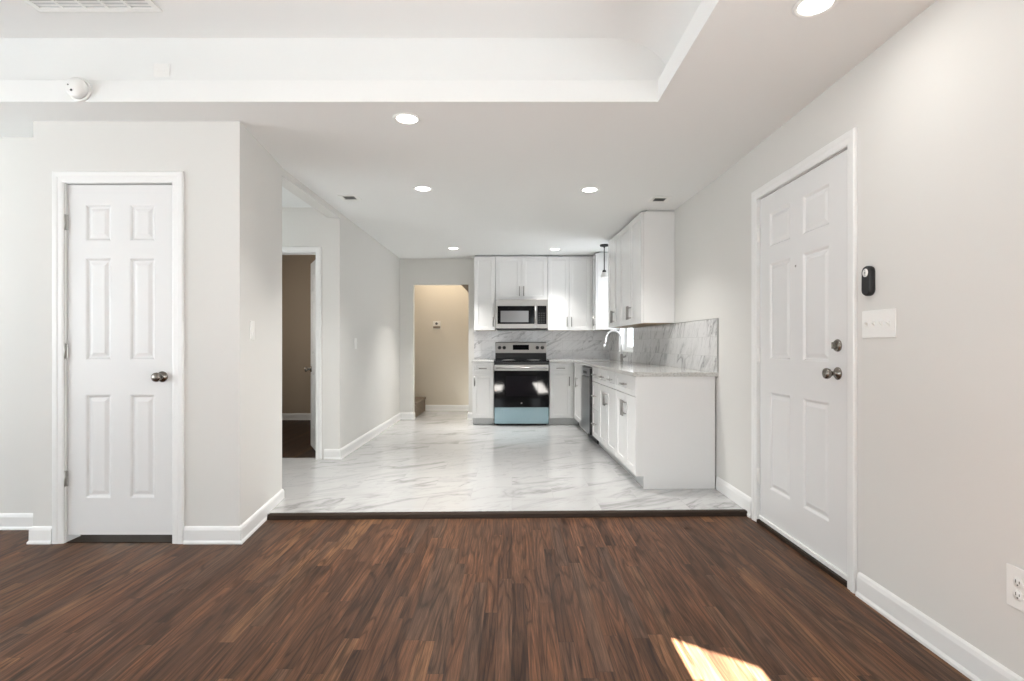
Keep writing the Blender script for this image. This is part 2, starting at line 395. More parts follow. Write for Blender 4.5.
# closet block
CY = 3.14; CX0, CX1 = -2.785, -1.583
LX0, LX1 = -2.593, -1.977
b = MB(); b.box(CX0, LX0-.022, CY, CY+.11, 0, 2.5).box(LX1+.022, CX1-.05, CY, CY+.11, 0, 2.5).box(LX0-.022, LX1+.022, CY, CY+.11, 2.11, 2.5)
b.box(CX0, CX0+.1, CY+.11, 3.86, 0, 2.5)
b.prism([(CX1-.05,CY),(CX1,CY),(-1.682,3.95),(-1.80,3.95),(-1.80,CY+.11),(CX1-.05,CY+.11)], 0, 2.5)
b.box(CX0, -1.80, 3.86, 3.95, 0, 2.55)
struct(b, 'wall_closet', 'wall', 'greige closet block with white six panel door', 'wall')
# hall on the left, its header, kitchen left wall
b = MB(); b.box(-1.805, XL+.002, 3.95, 5.3, 2.397, 2.60)
struct(b, 'trim_2', 'wall', 'shallow painted header over the opening to the left hall', 'header')
HX1 = -1.925
b = MB(); b.box(HX1, XL, 5.3, 5.42, 0, 2.6).box(-3.9, -2.60, 5.3, 5.42, 0, 2.6).box(-2.60, HX1, 5.3, 5.42, TZ+2.03, 2.6)
b.box(-1.81, XL, 5.42, YB, 0, 2.6)
struct(b, 'wall_kitchen_left', 'wall', 'plain greige wall running along the left of the kitchen', 'wall')
b = MB(); b.box(-3.9, -3.8, 3.95, 5.3, 0, 2.6)
struct(b, 'wall_hall_end', 'wall', 'end wall of the left hall', 'wall')
b = MB(); b.box(-3.95, -1.81, 8.05, 8.14, 0, 2.6).box(-3.95, -3.85, 5.42, 8.05, 0, 2.6)
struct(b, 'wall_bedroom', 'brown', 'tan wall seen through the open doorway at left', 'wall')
b = MB(); b.box(-1.81, -1.49, YB, YB+T, 0, 2.6).box(-.655, 1.7, YB, YB+T, 0, 2.6).box(-1.49, -.655, YB, YB+T, TZ+2.03, 2.6)
struct(b, 'wall_back', 'wall', 'greige back wall of the kitchen with an open doorway', 'wall')
b = MB(); b.box(-4.0, -.2, 9.18, 9.30, 0, 3.0).box(-.3, -.2, YB+T, 9.18, 0, 3.0).box(-4.0, -3.9, YB+T, 9.18, 0, 3.0)
struct(b, 'wall_stair_hall', 'warm', 'warm beige wall beyond the doorway in the back wall', 'wall')

# ---- ceilings
b = MB()
LY = 2.885
b.box(-5.2, 1.8, LY, 3.95, H, H+.116).box(-1.80, 1.8, 3.95, YB+T, H, H+.116).prism([(.78,-2.09),(1.8,-2.84),(1.8,LY),(.78,LY)], H, H+.116)
b.box(-5.2, -4.4, -1.62, LY, H, H+.116)
struct(b, 'ceiling', 'ceil', 'flat white lower ceiling over kitchen and edges of living room', 'ceiling')
b = MB()
R = LY+.012; RT = LY+.070; TT = 2.832; LT = H+.112
prof = [(-4.5,LT),(-4.5,TT),(.53,TT),(.60,TT-.008),(.66,TT-.022),(.72,TT-.048),(.77,TT-.085),(.805,TT-.125),(.83,TT-.17),(.83,LT)]
def ry(z): return R+(RT-R)*(z-LT)/(TT-LT)
for (x0, z0), (x1, z1) in zip(prof, prof[1:]):
    b.bm.faces.new([b.bm.verts.new(p) for p in ((x0,-3.2,z0),(x1,-3.2,z1),(x1,ry(z1),z1),(x0,ry(z0),z0))]).smooth = True
b.bm.faces.new([b.bm.verts.new((x,ry(z),z)) for x, z in prof])
struct(b, 'ceiling_tray', 'ceil', 'raised white tray ceiling of the living room', 'ceiling')
b = MB(); b.box(-5.2, -1.8, 3.95, 8.14, 2.50, 2.56)
struct(b, 'ceiling_hall', 'ceil', 'small piece of white ceiling over the left hall', 'ceiling')
b = MB(); b.box(-5.3, 1.9, -3.3, 9.4, 2.95, 3.05)  # slab added over the whole house to shut out sky light
struct(b, 'roof_light_block', 'ceil', 'unseen roof slab added over the house to keep sky light out, also stair ceiling', 'ceiling')
b = MB(); b.extr([(-.655,YB+.02,2.062),(-.655,YB+.02,1.94),(-.775,YB+.02,2.062)], (0,.06,0))
struct(b, 'trim_3', 'ledge', 'small brown triangular brace in upper right corner of back doorway', 'corner brace')

# ---- baseboards
BP = [(0,0),(.020,0),(.020,.010),(.014,.020),(.013,.078),(.009,.092),(.004,.098),(0,.10)]
def baseboard(name, path, z, label, k=1.0, closed_ends=True):
    """path in plan; the board projects to the left of the walking direction"""
    pts = [Vector(p) for p in path]; n = len(pts); dirs = [(pts[i+1]-pts[i]).normalized() for i in range(n-1)]
    mb = MB(); rings = []
    for i, p in enumerate(pts):
        a = dirs[max(i-1, 0)]; c = dirs[min(i, n-2)]
        na, nc = Vector((-a.y, a.x)), Vector((-c.y, c.x)); m = (na+nc).normalized(); m = m/max(.3, m.dot(na))
        rings.append([mb.bm.verts.new((p.x+m.x*o, p.y+m.y*o, z+h*k)) for o, h in BP])
    for A, B in zip(rings, rings[1:]):
        for i in range(len(BP)): mb.bm.faces.new((A[i], A[(i+1) % len(BP)], B[(i+1) % len(BP)], B[i]))
    mb.bm.faces.new(rings[0]); mb.bm.faces.new(rings[-1])
    return struct(mb, name, 'trim', label, 'baseboard')
baseboard('baseboard_right', [(XR,-2.6),(XR,DY0-.085)], 0, 'white baseboard along right wall below light switches', 1.1)
baseboard('baseboard_kitchen_right', [(XR,DY1+.085),(XR,4.2)], 0, 'short white baseboard between entry door and kitchen cabinets', 1.3)
baseboard('baseboard_closet', [(-1.80,3.95),(-1.682,3.95),(CX1,CY),(LX1+.075,CY)], 0, 'white baseboard around closet corner beside the tile step')
baseboard('baseboard_closet_left', [(LX0-.075,CY),(CX0,CY),(CX0,3.38)], 0, 'short white baseboard piece left of the closet door')
baseboard('baseboard_left', [(CX0,3.38),(-5.08,3.38)], 0, 'white baseboard at far left edge')
baseboard('baseboard_kitchen_left', [(-1.49,YB+.10),(-1.49,YB),(XL,YB),(XL,5.3),(HX1+.085,5.3)], TZ, 'white baseboard along kitchen left wall')
baseboard('baseboard_back', [(-.55,YB),(-.655,YB),(-.655,YB+.10)], TZ, 'tiny white baseboard piece right of back doorway')
baseboard('baseboard_stair_hall', [(-.3,9.18),(-1.47,9.18)], TZ, 'white baseboard on beige wall beyond back doorway')
baseboard('baseboard_bedroom', [(-1.81,8.05),(-3.85,8.05)], TZ, 'white baseboard on tan wall beyond left doorway')

# ---------------------------------------------------------------- doors
P6 = [(0,0),(.006,.003),(.012,.009),(.020,.010),(.040,.003)]
def six_panels(w, z0, h, a, bb):
    rows = [(.057,.160),(.21,.50),(.60,.895)]; H6 = []
    for (xa, xb) in (a, bb):
        for (t, u) in rows: H6.append((xa*w, xb*w, z0+h*(1-u), z0+h*(1-t)))
    return H6
def knob(parent, x, y, z, m='knob', name='door_knob', sgn=-1):
    b = MB(); b.lathe([(0,0),(.031,0),(.032,.004*sgn),(.027,.009*sgn),(.013,.012*sgn),(.011,.030*sgn),(.015,.037*sgn),(.024,.045*sgn),(.0275,.056*sgn),(.025,.066*sgn),(.015,.071*sgn),(0,.072*sgn)], (x,y,z), 'y', 28)
    return b.build(name, m, parent)
def hinge(parent, x, y, z, m='hinge', h=.09):
    b = MB(); b.lathe([(0,-h/2),(.0065,-h/2),(.0065,h/2),(0,h/2)], (x,y-.004,z), 'z', 12).box(x-.012, x+.014, y-.002, y+.002, z-h/2, z+h/2)
    return b.build('hinge', m, parent)
def casing(parent, x0, x1, z0, ztop, y, cw=.065, ct=.017, m='trim', wall_t=.11, stop=True):
    """jamb + front casing around opening x0..x1 (leaf edges) – two legs and a head, in local coordinates"""
    b = MB(); g_ = .006
    CP = [(0,0),(0,.009),(.010,.013),(.030,.014),(.036,.017),(.058,.018),(.064,.013),(.064,0)]
    kk = cw/.064; xa, xb, zt = x0-g_, x1+g_, ztop+g_
    rings = []
    for (px, pz, sx, sz) in ((xa,z0,-1,0),(xa,zt,-1,1),(xb,zt,1,1),(xb,z0,1,0)):
        rings.append([b.bm.verts.new((px+sx*o*kk, y-dd*ct/.018, pz+sz*o*kk)) for o, dd in CP])
    for A, B in zip(rings, rings[1:]):
        for i in range(len(CP)): b.bm.faces.new((A[i], A[(i+1) % len(CP)], B[(i+1) % len(CP)], B[i]))
    b.bm.faces.new(rings[0]); b.bm.faces.new(rings[-1])
    # jambs
    b.box(x0-.020, x0-.003, y+.0005, y+wall_t, z0, ztop+.004).box(x1+.003, x1+.020, y+.0005, y+wall_t, z0, ztop+.004).box(x0-.020, x1+.020, y+.0005, y+wall_t, ztop+.004, ztop+.019)
    return b.build('door_frame', m, parent, .0015)

# door 1: closet door, narrow, hinged left
d1 = thing('door_1', 'narrow white six panel closet door with nickel knob', 'door', (LX0, CY, 0), 0, None, 'structure')
W1 = LX1-LX0; Z1 = .045; H1 = 2.042
b = MB(); b.slab(W1, Z1, Z1+H1, .012, .047, six_panels(W1, Z1, H1, (.17,.41), (.59,.825)), P6); b.build('door_leaf', 'door', d1)
casing(d1, 0, W1, 0, Z1+H1, 0, .066)
b = MB(); b.box(-.002, W1+.002, .004, .16, 0, .004); b.build('threshold_or_gap_shade', 'nosing', d1)  # dark strip painting in the shade of the gap under the closet door
knob(d1, W1-.062, .012, .967)
b = MB(); b.box(W1-.001, W1+.0035, .004, .010, .938, .995); b.build('latch_plate', 'knob', d1)
for z in (1.865, 1.118, .375): hinge(d1, -.004, .002, z)

# door 2: entry door on the right wall; local x runs towards the camera
d2 = thing('door_2', 'white six panel entry door with deadbolt and knob', 'door', (XR, DY1, 0), -PI/2, None, 'structure')
W2 = DY1-DY0; Z2 = .037; H2 = 2.055
b = MB(); b.slab(W2, Z2, Z2+H2, .010, .054, six_panels(W2, Z2, H2, (.14,.405), (.55,.815)), P6); b.build('door_leaf', 'door', d2)
casing(d2, 0, W2, 0, Z2+H2, 0, .064, .018, wall_t=.12)
kx = DY1-2.665
knob(d2, kx, .010, 1.012)
b = MB(); b.lathe([(0,0),(.031,0),(.031,-.006),(.026,-.013),(.012,-.015),(0,-.015)], (kx,.010,1.150), 'y', 28).box(kx-.005, kx+.005, -.021, -.003, 1.134, 1.166)
b.build('deadbolt', 'knob', d2, .001)
b = MB(); b.box(W2-.0015, W2+.004, .004, .014, .985, 1.04); b.build('latch_plate', 'knob', d2)
for z in (1.87, 1.09, .30): hinge(d2, -.004, .004, z, 'plastic', .10)
b = MB(); b.lathe([(0,-.002),(.006,-.002),(.007,0),(0,0)], (W2*.47,.010,1.60), 'y', 16); b.build('peephole', 'nickel', d2)
b = MB(); b.box(-.003, W2+.003, -.012, .06, 0, .022); b.build('threshold_or_gap_shade', 'nosing', d2, .003)
b = MB(); b.box(.002, W2-.002, -.002, .012, .026, .05); b.build('door_sweep', 'trim', d2, .003)

# door 3: open door to the left room, hinged right, seen edge on
d3 = thing('door_3', 'white door standing open into the dark room at left', 'door', (HX1, 5.3, 0), 0, None, 'structure')
casing(d3, -.66, -.006, TZ, TZ+2.02, 0, .058, .017, wall_t=.12)
W3 = .62
leaf = MB(); leaf.slab(W3, TZ+.012, TZ+2.015, -.035, 0, six_panels(W3, TZ+.012, 2.0, (.17,.41), (.59,.825)), P6, both=True)
th = math.atan2(.50, -.265)
lf = leaf.build('door_leaf', 'door', d3, 0, (-.012, .125, 0), (0, 0, th))
for z in (1.80, 1.07, .30): hinge(d3, -.010, .122, z)
k1 = knob(lf, W3-.06, 0, .885, sgn=1); k2 = knob(lf, W3-.06, -.035, .885, sgn=-1)

# ---------------------------------------------------------------- kitchen window in the right wall
wn = thing('window_1', 'bright white framed window behind the kitchen faucet', 'window', (xw(WY1), WY1, 0), -PI/2+ANG, None, 'structure')
WW = (WY1-WY0)/math.cos(ANG)
b = MB(); fw = .045
b.box(0, fw, .085, .135, WZ0, WZ1).box(WW-fw, WW, .085, .135, WZ0, WZ1).box(fw, WW-fw, .085, .135, WZ1-fw, WZ1).box(fw, WW-fw, .085, .135, WZ0, WZ0+.03)
b.box(.0005, .006, .001, .085, WZ0, WZ1).box(WW-.006, WW-.0005, .001, .085, WZ0, WZ1).box(.006, WW-.006, .001, .085, WZ1-.006, WZ1-.0005)
b.build('window_frame', 'trim', wn)
zm = (WZ0+WZ1)/2
b = MB(); b.box(fw, WW-fw, .092, .122, zm-.018, zm+.018).box(fw, WW-fw, .092, .122, WZ0+.03, WZ0+.05).box(fw, WW-fw, .092, .122, WZ1-fw-.02, WZ1-fw)
b.box(fw, fw+.02, .092, .122, WZ0+.05, WZ1-fw-.02).box(WW-fw-.02, WW-fw, .092, .122, WZ0+.05, WZ1-fw-.02); b.build('window_sash', 'trim', wn)
b = MB(); b.box(fw+.02, WW-fw-.02, .105, .109, WZ0+.05, WZ1-fw-.02); b.build('window_glass', 'dimmed_glass', wn)
b = MB(); b.box(-.004, WW+.004, -.012, .085, WZ0-.0195, WZ0-.0005); b.build('window_sill', 'trim', wn)
# portal guides sky light through the window
p = area('kitchen_window_portal', (xw(7.12)+.14, 7.12, (WZ0+WZ1)/2), (PI/2, 0, PI/2), .74, WZ1-WZ0, 1)
p.data.cycles.is_portal = True
area('kitchen_window_daylight', (xw(7.12)+.16, 7.12, (WZ0+WZ1)/2), (PI/2+.3, 0, PI/2), .70, 1.0, 3.5, (.95, .98, 1), spread=math.radians(100))
wn2 = thing('window_2', 'narrow window in angled wall behind the camera', 'window', (fpt(.624).x, fpt(.624).y, 0), math.atan2(d.y, d.x), None, 'structure')
LW = (fpt(.9065)-fpt(.624)).length
b = MB(); b.box(0, .004, -.028, -.002, .35, 2.055).box(LW-.004, LW, -.028, -.002, .35, 2.055); b.build('window_frame', 'trim', wn2)

def big_window(name, label, loc, rz, w_, zr=WIN_Z):  # unseen opening added to let fill light in
    t = thing(name, label, 'window', loc, rz, None, 'structure'); z0, z1 = zr; f = .05; m = w_/2
    b = MB(); b.box(0, f, .04, .10, z0, z1).box(w_-f, w_, .04, .10, z0, z1).box(f, w_-f, .04, .10, z0, z0+f).box(f, w_-f, .04, .10, z1-f, z1).box(m-.03, m+.03, .04, .10, z0+f, z1-f)
    b.build('window_frame', 'trim', t)
    b = MB(); b.box(f, m-.03, .068, .072, z0+f, z1-f).box(m+.03, w_-f, .068, .072, z0+f, z1-f); b.build('window_glass', 'glass', t)
big_window('added_window_3', 'wide unseen window added in the left living room wall to light the room', (-5.08, LWIN[0], 0), PI/2, LWIN[1]-LWIN[0])
big_window('added_window_4', 'wide unseen window added in the right living room wall to light the room', (XR, RWIN[1], 0), -PI/2, RWIN[1]-RWIN[0])
big_window('added_window_5', 'unseen window added in the rear living room wall to light the room', (BWIN[1], -1.50, 0), PI, BWIN[1]-BWIN[0], BZ)
# ---------------------------------------------------------------- cabinets
SH = [(0,0),(.0015,.007),(.010,.0075)]
def pull(parent, x, y, z, length=.13, vertical=True, m='nickel', out=.030):
    b = MB(); L = length/2; q = L-.018
    if vertical:
        b.tube([(x,y-out,z-L),(x,y-out,z+L)], .007, 10)
        for s in (-1, 1): b.tube([(x,y,z+s*q),(x,y-out,z+s*q)], .0048, 10)
    else:
        b.tube([(x-L,y-out,z),(x+L,y-out,z)], .007, 10)
        for s in (-1, 1): b.tube([(x+s*q,y,z),(x+s*q,y-out,z)], .0048, 10)
    return b.build('handle', m, parent)
def shaker(parent, x0, x1, z0, z1, name='door', hx=None, hz=None, vertical=True, rail=.058, hl=.13):
    """front panel in the parent's frame; its front face lies at y=0, its back at .019"""
    o = MB(); w_ = x1-x0; r = min(rail, w_*.28, (z1-z0)*.30)
    o.slab(w_, z0, z1, 0, .019, [(x0+r, x1-r, z0+r, z1-r)], SH, x0=x0)
    f = o.build(name, 'cab', parent)
    if hx is not None: pull(f, hx, 0, hz, hl, vertical)
    return f
def cab_body(parent, w_, dpt, z0, z1, toe=False, mats=('cab','kick','ply'), end=None):
    b = MB()
    b.box(0, w_, .021, dpt, z0, z1)
    o = b.build('body', mats[0], parent, .0015)
    return o
g_ = .0035
BZ0, BZ1 = TZ+.105, TZ+.876
DZ = TZ+.715       # bottom of drawer fronts / top of doors
def toe_kick(parent, w_, x0=0, m='kick', dpt=.09):
    b = MB(); b.box(x0, w_, .075, dpt, TZ, BZ0); b.build('toe_kick', m, parent)
YF = 7.505         # front faces of the back run of base cabinets
# -- back run, base
c = thing('base_cabinet', 'narrow white base cabinet left of the stove', 'cabinet', (-.553, YF, 0))
cab_body(c, .298, YB-YF, BZ0, BZ1); toe_kick(c, .298)
shaker(c, g_, .298-g_, DZ+g_, BZ1-.004, 'drawer', .149, (DZ+BZ1)/2, False, .04, .11)
shaker(c, g_, .298-g_, BZ0, DZ-g_, 'door', .032, DZ-.10, True, .05)
c = thing('base_cabinet', 'white base cabinet right of the stove in the corner', 'cabinet', (.520, YF, 0))
cab_body(c, .322, YB-YF, BZ0, BZ1); toe_kick(c, .40)
shaker(c, g_, .305-g_, DZ+g_, BZ1-.004, 'drawer', .155, (DZ+BZ1)/2, False, .04, .12)
shaker(c, g_, .305-g_, BZ0, DZ-g_, 'door', .275, DZ-.10, True, .05)
b = MB(); b.box(.3045, .336, .003, .0205, BZ0, BZ1); b.build('filler', 'cab', c)
# -- right run: local x runs towards the camera, front faces -X
DEP = .638
def row(y_far): return (xw(y_far)-DEP, y_far, 0)
def rowthing(name, label, cat, y_far, off=DEP): return thing(name, label, cat, (xw(y_far)-off*math.cos(ANG), y_far-off*math.sin(ANG)*0, 0), -PI/2+ANG)
c = rowthing('base_cabinet', 'white sink base cabinet in the corner beyond the dishwasher', 'cabinet', 7.50)
b = MB(); q_ = DEP-.012
b.box(0, .018, .021, q_, BZ0, BZ1).box(.782, .80, .021, q_, BZ0, BZ1).box(.018, .782, .021, q_, BZ0, BZ0+.018).box(.018, .782, q_-.01, q_, BZ0+.018, BZ1).box(.018, .782, .021, .04, BZ1-.04, BZ1)
b.build('body', 'cab', c); toe_kick(c, .80)
shaker(c, .03, .80-g_, BZ0, BZ1-.004, 'door', .36, DZ-.09, True, .06)
c = rowthing('base_cabinet', 'narrow white three drawer cabinet just in front of the dishwasher', 'cabinet', 6.075)
cab_body(c, .39, DEP-.012, BZ0, BZ1); toe_kick(c, .39)
for a, e in ((DZ+g_, BZ1-.004), (TZ+.415, DZ-g_), (BZ0, TZ+.41)): shaker(c, g_, .39-g_, a, e, 'drawer', .195, (a+e)/2, False, .045, .13)
c = rowthing('base_cabinet', 'white base cabinet with two drawers over two doors', 'cabinet', 5.68)
w_ = .795; cab_body(c, w_, DEP-.012, BZ0, BZ1); toe_kick(c, w_)
for s in (0, 1):
    shaker(c, s*w_/2+g_, (s+1)*w_/2-g_, DZ+g_, BZ1-.004, 'drawer', w_*(.25+.5*s), (DZ+BZ1)/2, False, .045, .13)
    shaker(c, s*w_/2+g_, (s+1)*w_/2-g_, BZ0, DZ-g_, 'door', w_/2+(-.03 if s == 0 else .03), DZ-.12, True, .058, .13)
c = rowthing('base_cabinet', 'white end base cabinet nearest the living room with blank side panel', 'cabinet', 4.88)
w_ = .685; cab_body(c, w_-.02, DEP-.012, BZ0, BZ1); toe_kick(c, w_-.02)
shaker(c, g_, w_-.012, DZ+g_, BZ1-.004, 'drawer', w_*.5, (DZ+BZ1)/2, False, .045, .13)
for s in (0, 1): shaker(c, s*w_/2+g_, (s+1)*w_/2-(g_ if s == 0 else .012), BZ0, DZ-g_, 'door', w_/2+(-.03 if s == 0 else .03), DZ-.12, True, .058, .13)
b = MB(); b.extr([(w_-.0195,.004,BZ0-.005),(w_-.0195,.004,BZ1),(w_-.0195,DEP-.012,BZ1),(w_-.0195,DEP-.012,TZ),(w_-.0195,.062,TZ),(w_-.0195,.062,BZ0-.005)], (.019,0,0))
b.build('end_panel', 'cab', c, .001)

# -- dishwasher
c = rowthing('dishwasher', 'stainless dishwasher between sink cabinet and drawer cabinet', 'dishwasher', 6.688)
b = MB(); b.box(.004, .606, .002, DEP-.05, TZ+.10, TZ+.868); b.build('body', 'black', c)
b = MB(); b.box(.008, .600, -.030, .0015, TZ+.115, TZ+.745).box(.008, .600, -.030, .0015, TZ+.76, TZ+.855); b.build('front_panel', 'steelv', c, .003)
b = MB(); b.box(.18, .42, -.034, -.0305, TZ+.785, TZ+.815); b.build('handle', 'black', c, .002)
b = MB(); b.box(.600, .607, -.028, .002, TZ+.105, TZ+.855); b.build('dark_reflection', 'black', c)  # black strip standing in for the dark reflection on the front panel
b = MB(); b.box(.004, .606, .058, .075, TZ+.003, TZ+.10); b.build('toe_kick', 'black', c)

# -- countertops
CT0, CT1 = TZ+.877, TZ+.908
b = MB(); b.box(-.560, -.254, YF-.028, YB, CT0, CT1)
tag(b.build('countertop', 'stone', None, .003), 'short pale speckled countertop left of the stove', 'countertop')
def offp(y, off): return (xw(y)-off, y)
SY0, SY1 = 6.74, 7.40
b = MB(); OF = DEP+.022
b.prism([offp(4.185,OF), offp(4.185,.002), offp(SY0,.002), offp(SY0,OF)], CT0, CT1)
b.prism([offp(SY0,OF), offp(SY0,OF-.10), offp(SY1,OF-.10), offp(SY1,OF)], CT0, CT1)
b.prism([offp(SY0,.16), offp(SY0,.002), offp(SY1,.002), offp(SY1,.16)], CT0, CT1)
b.prism([offp(SY1,OF), offp(SY1,.002), offp(YB,.002), (.518,YB), (.518,YF-.028), offp(YF-.028,OF)], CT0, CT1)
ct = tag(b.build('countertop', 'stone', None), 'L shaped pale speckled stone countertop running along the right wall', 'countertop')
b = MB()
q = [offp(SY0+.004,OF-.104), offp(SY0+.004,.164), offp(SY1-.004,.164), offp(SY1-.004,OF-.104)]
top = [b.bm.verts.new((*p_, CT1-.006)) for p_ in q]; cx_ = sum(p_[0] for p_ in q)/4; cy_ = sum(p_[1] for p_ in q)/4
bot = [b.bm.verts.new((cx_+(p_[0]-cx_)*.93, cy_+(p_[1]-cy_)*.93, CT1-.20)) for p_ in q]
for i in range(4): b.bm.faces.new((top[i], top[(i+1) % 4], bot[(i+1) % 4], bot[i]))
b.bm.faces.new(bot)
sk = thing('sink', 'stainless undermount sink sunk in the countertop below the window', 'sink', (0,0,0))
bs = b.build('basin', 'steel', sk); sm = bs.modifiers.new('solid', 'SOLIDIFY'); sm.thickness = .002
b = MB(); b.lathe([(0,0),(.04,0),(.042,.004),(.03,.003),(0,.002)], (cx_,cy_,CT1-.199), 'z', 20); b.build('drain', 'chrome', sk)

# -- backsplash
b = MB(); b.box(-.570, xw(YB)-.001, YB-.010, YB-.0005, CT1+.0005, TZ+1.332)
tag(b.build('backsplash', 'splash', None), 'grey veined marble tile backsplash on the back wall behind the stove', 'backsplash')
b = MB()
def sp(y0, y1, z0, z1, t=.010): b.prism([offp(y0,.0005), offp(y0,t), offp(y1,t), offp(y1,.0005)], z0, z1)
sp(4.185, WY0-.005, CT1+.0005, TZ+1.325); sp(WY0-.005, WY1+.005, CT1+.0005, WZ0-.02); sp(WY1+.005, YB-.011, CT1+.0005, TZ+1.332)
bk = tag(b.build('backsplash', 'splash2', None), 'grey veined marble tile backsplash along right wall ending past the cabinets', 'backsplash')
b = MB(); b.prism([offp(4.179,.0005), offp(4.179,.012), offp(4.1845,.012), offp(4.1845,.0005)], CT1+.0005, TZ+1.330)
b.prism([offp(4.1845,.0005), offp(4.1845,.012), offp(WY0-.01,.012), offp(WY0-.01,.0005)], TZ+1.3255, TZ+1.330)
b.build('edge_trim', 'grout', bk)

# -- wall cabinets
UZ0, UZ1 = TZ+1.333, TZ+2.400
YU = 7.812
def wall_cab(label, x0, w_, z0, z1, n, hside, dpt=YB-YU, loc=None, rz=0, rail=.06, filler=0):
    c = thing('wall_cabinet', label, 'cabinet', loc or (x0, YU, 0), rz)
    b = MB(); b.box(.0005, w_-.0005, .021, dpt, z0, z1); b.build('body', 'cab', c, .001)
    b = MB(); b.box(.018, w_-.018, .03, dpt-.02, z0-.003, z0+.0005); b.build('underside', 'ply', c)
    b = MB(); b.box(.01, w_-.01, .05, dpt, z1, H-.001); b.build('top_filler', 'kick', c)
    if filler: b = MB(); b.box(w_+.0005, w_+filler, .004, .022, z0, z1); b.build('filler', 'cab', c)
    for i in range(n):
        a, e = i*w_/n+g_, (i+1)*w_/n-g_
        if n == 2: hx = e-.028 if i == 0 else a+.028
        else: hx = e-.028 if hside == 'r' else a+.028
        shaker(c, a, e, z0-.003, z1-.002, 'door', hx, z0+.12, True, rail, .14)
    return c
wall_cab('tall narrow white wall cabinet left of the microwave', -.550, .310, UZ0, UZ1, 1, 'r')
wall_cab('short white two door wall cabinet above the microwave', -.238, .754, TZ+1.775, UZ1, 2, 'r')
wall_cab('white two door wall cabinet right of the microwave', .518, .615, UZ0, UZ1, 2, 'r', rail=.05, filler=.025)
# right wall uppers
UD = .325
def urow(y_far): return (xw(y_far)-UD*math.cos(ANG), y_far, 0)
wall_cab('slim white corner wall cabinet between back run and window', 0, .285, UZ0, UZ1, 1, 'r', UD-.002, (xw(7.815)-UD, 7.815, 0), -PI/2+ANG)
wall_cab('white two door wall cabinet on right wall nearer the window', 0, .640, UZ0, UZ1, 2, 'r', UD-.002, urow(6.71), -PI/2+ANG)
wall_cab('large white two door wall cabinet on right wall nearest the camera', 0, .880, UZ0, UZ1, 2, 'r', UD-.002, urow(6.069), -PI/2+ANG)

# ---------------------------------------------------------------- stove
st = thing('stove', 'freestanding stainless electric stove with black glass door and blue film drawer', 'stove', (-.248, YF-.045, 0))
SW = .760; SD = YB-(YF-.045)-.015
b = MB(); b.box(0, SW, .045, SD, TZ+.02, TZ+.885).box(.03, SW-.03, .08, SD-.05, TZ, TZ+.02); b.build('body', 'black', st, .002)
b = MB(); b.box(-.002, SW+.002, -.004, SD-.045, TZ+.886, TZ+.904); b.build('cooktop', 'blackglass', st, .004)
for (x, y, r) in ((.2,.17,.10),(.56,.17,.075),(.2,.43,.075),(.56,.43,.10)):
    b = MB(); b.lathe([(r-.004,0),(r,0),(r,.0006),(r-.004,.0006),(r-.004,0)], (x,y,TZ+.9042), 'z', 40)
    b.build('burner_ring', 'grey', st)
b = MB(); b.slab(SW-.008, TZ+.262, TZ+.842, 0, .044, [(.155,.605,TZ+.40,TZ+.70)], [(0,0),(.004,.002)], x0=.004); od = b.build('oven_door', 'blackglass', st)
b = MB(); b.box(.165, .595, .0008, .0018, TZ+.41, TZ+.69); b.build('oven_window', 'ovenglass', od)
b = MB(); b.tube([(.03,-.045,TZ+.800),(SW-.03,-.045,TZ+.800)], .014, 14)
for x in (.05, SW-.05): b.tube([(x,0,TZ+.800),(x,-.045,TZ+.800)], .010, 10)
b.build('handle', 'steel', od)
b = MB(); b.box(.004, SW-.004, -.003, .044, TZ+.764, TZ+.843); b.build('door_trim', 'steel', od, .003)
b = MB(); b.lathe([(0,-.0015),(.010,-.0015),(.011,0),(0,0)], (SW/2,0,TZ+.315), 'y', 20); b.build('badge', 'nickel', od)
b = MB(); b.box(.004, SW-.004, 0, .044, TZ+.845, TZ+.884); b.build('front_rail', 'black', st, .002)
b = MB(); b.box(.006, SW-.006, .002, .044, TZ+.030, TZ+.256); b.build('drawer', 'film', st, .004)
b = MB(); b.box(.0, SW, SD-.085, SD, TZ+.9045, TZ+1.0); b.build('backguard_base', 'black', st, .004)
bgd = MB(); bgd.extr([(0,SD-.10,TZ+1.0),(0,SD-.075,TZ+1.155),(0,SD-.06,TZ+1.163),(0,SD,TZ+1.163),(0,SD,TZ+1.0)], (SW,0,0)); bgo = bgd.build('backguard', 'steel', st, .003)
tl = math.atan(.025/.155)
def bg_y(z): return SD-.10+(z-TZ-1.0)*.025/.155
b = MB(); z0_, z1_ = TZ+1.045, TZ+1.12
b.extr([(.26,bg_y(z0_)-.003,z0_),(.26,bg_y(z1_)-.003,z1_),(.26,bg_y(z1_)+.002,z1_),(.26,bg_y(z0_)+.002,z0_)], (.24,0,0)); b.build('display', 'blackglass', bgo)
for x in (.062, .132, .625, .700):
    b = MB(); z_ = TZ+1.078; yk = bg_y(z_)
    b.lathe([(0,0),(.026,0),(.026,-.006),(.021,-.009),(.019,-.026),(.016,-.029),(0,-.029)], (x,yk,z_), 'y', 24).box(x-.004, x+.004, yk-.034, yk-.028, z_-.018, z_+.018)
    b.build('knob', 'black', bgo, .0005)

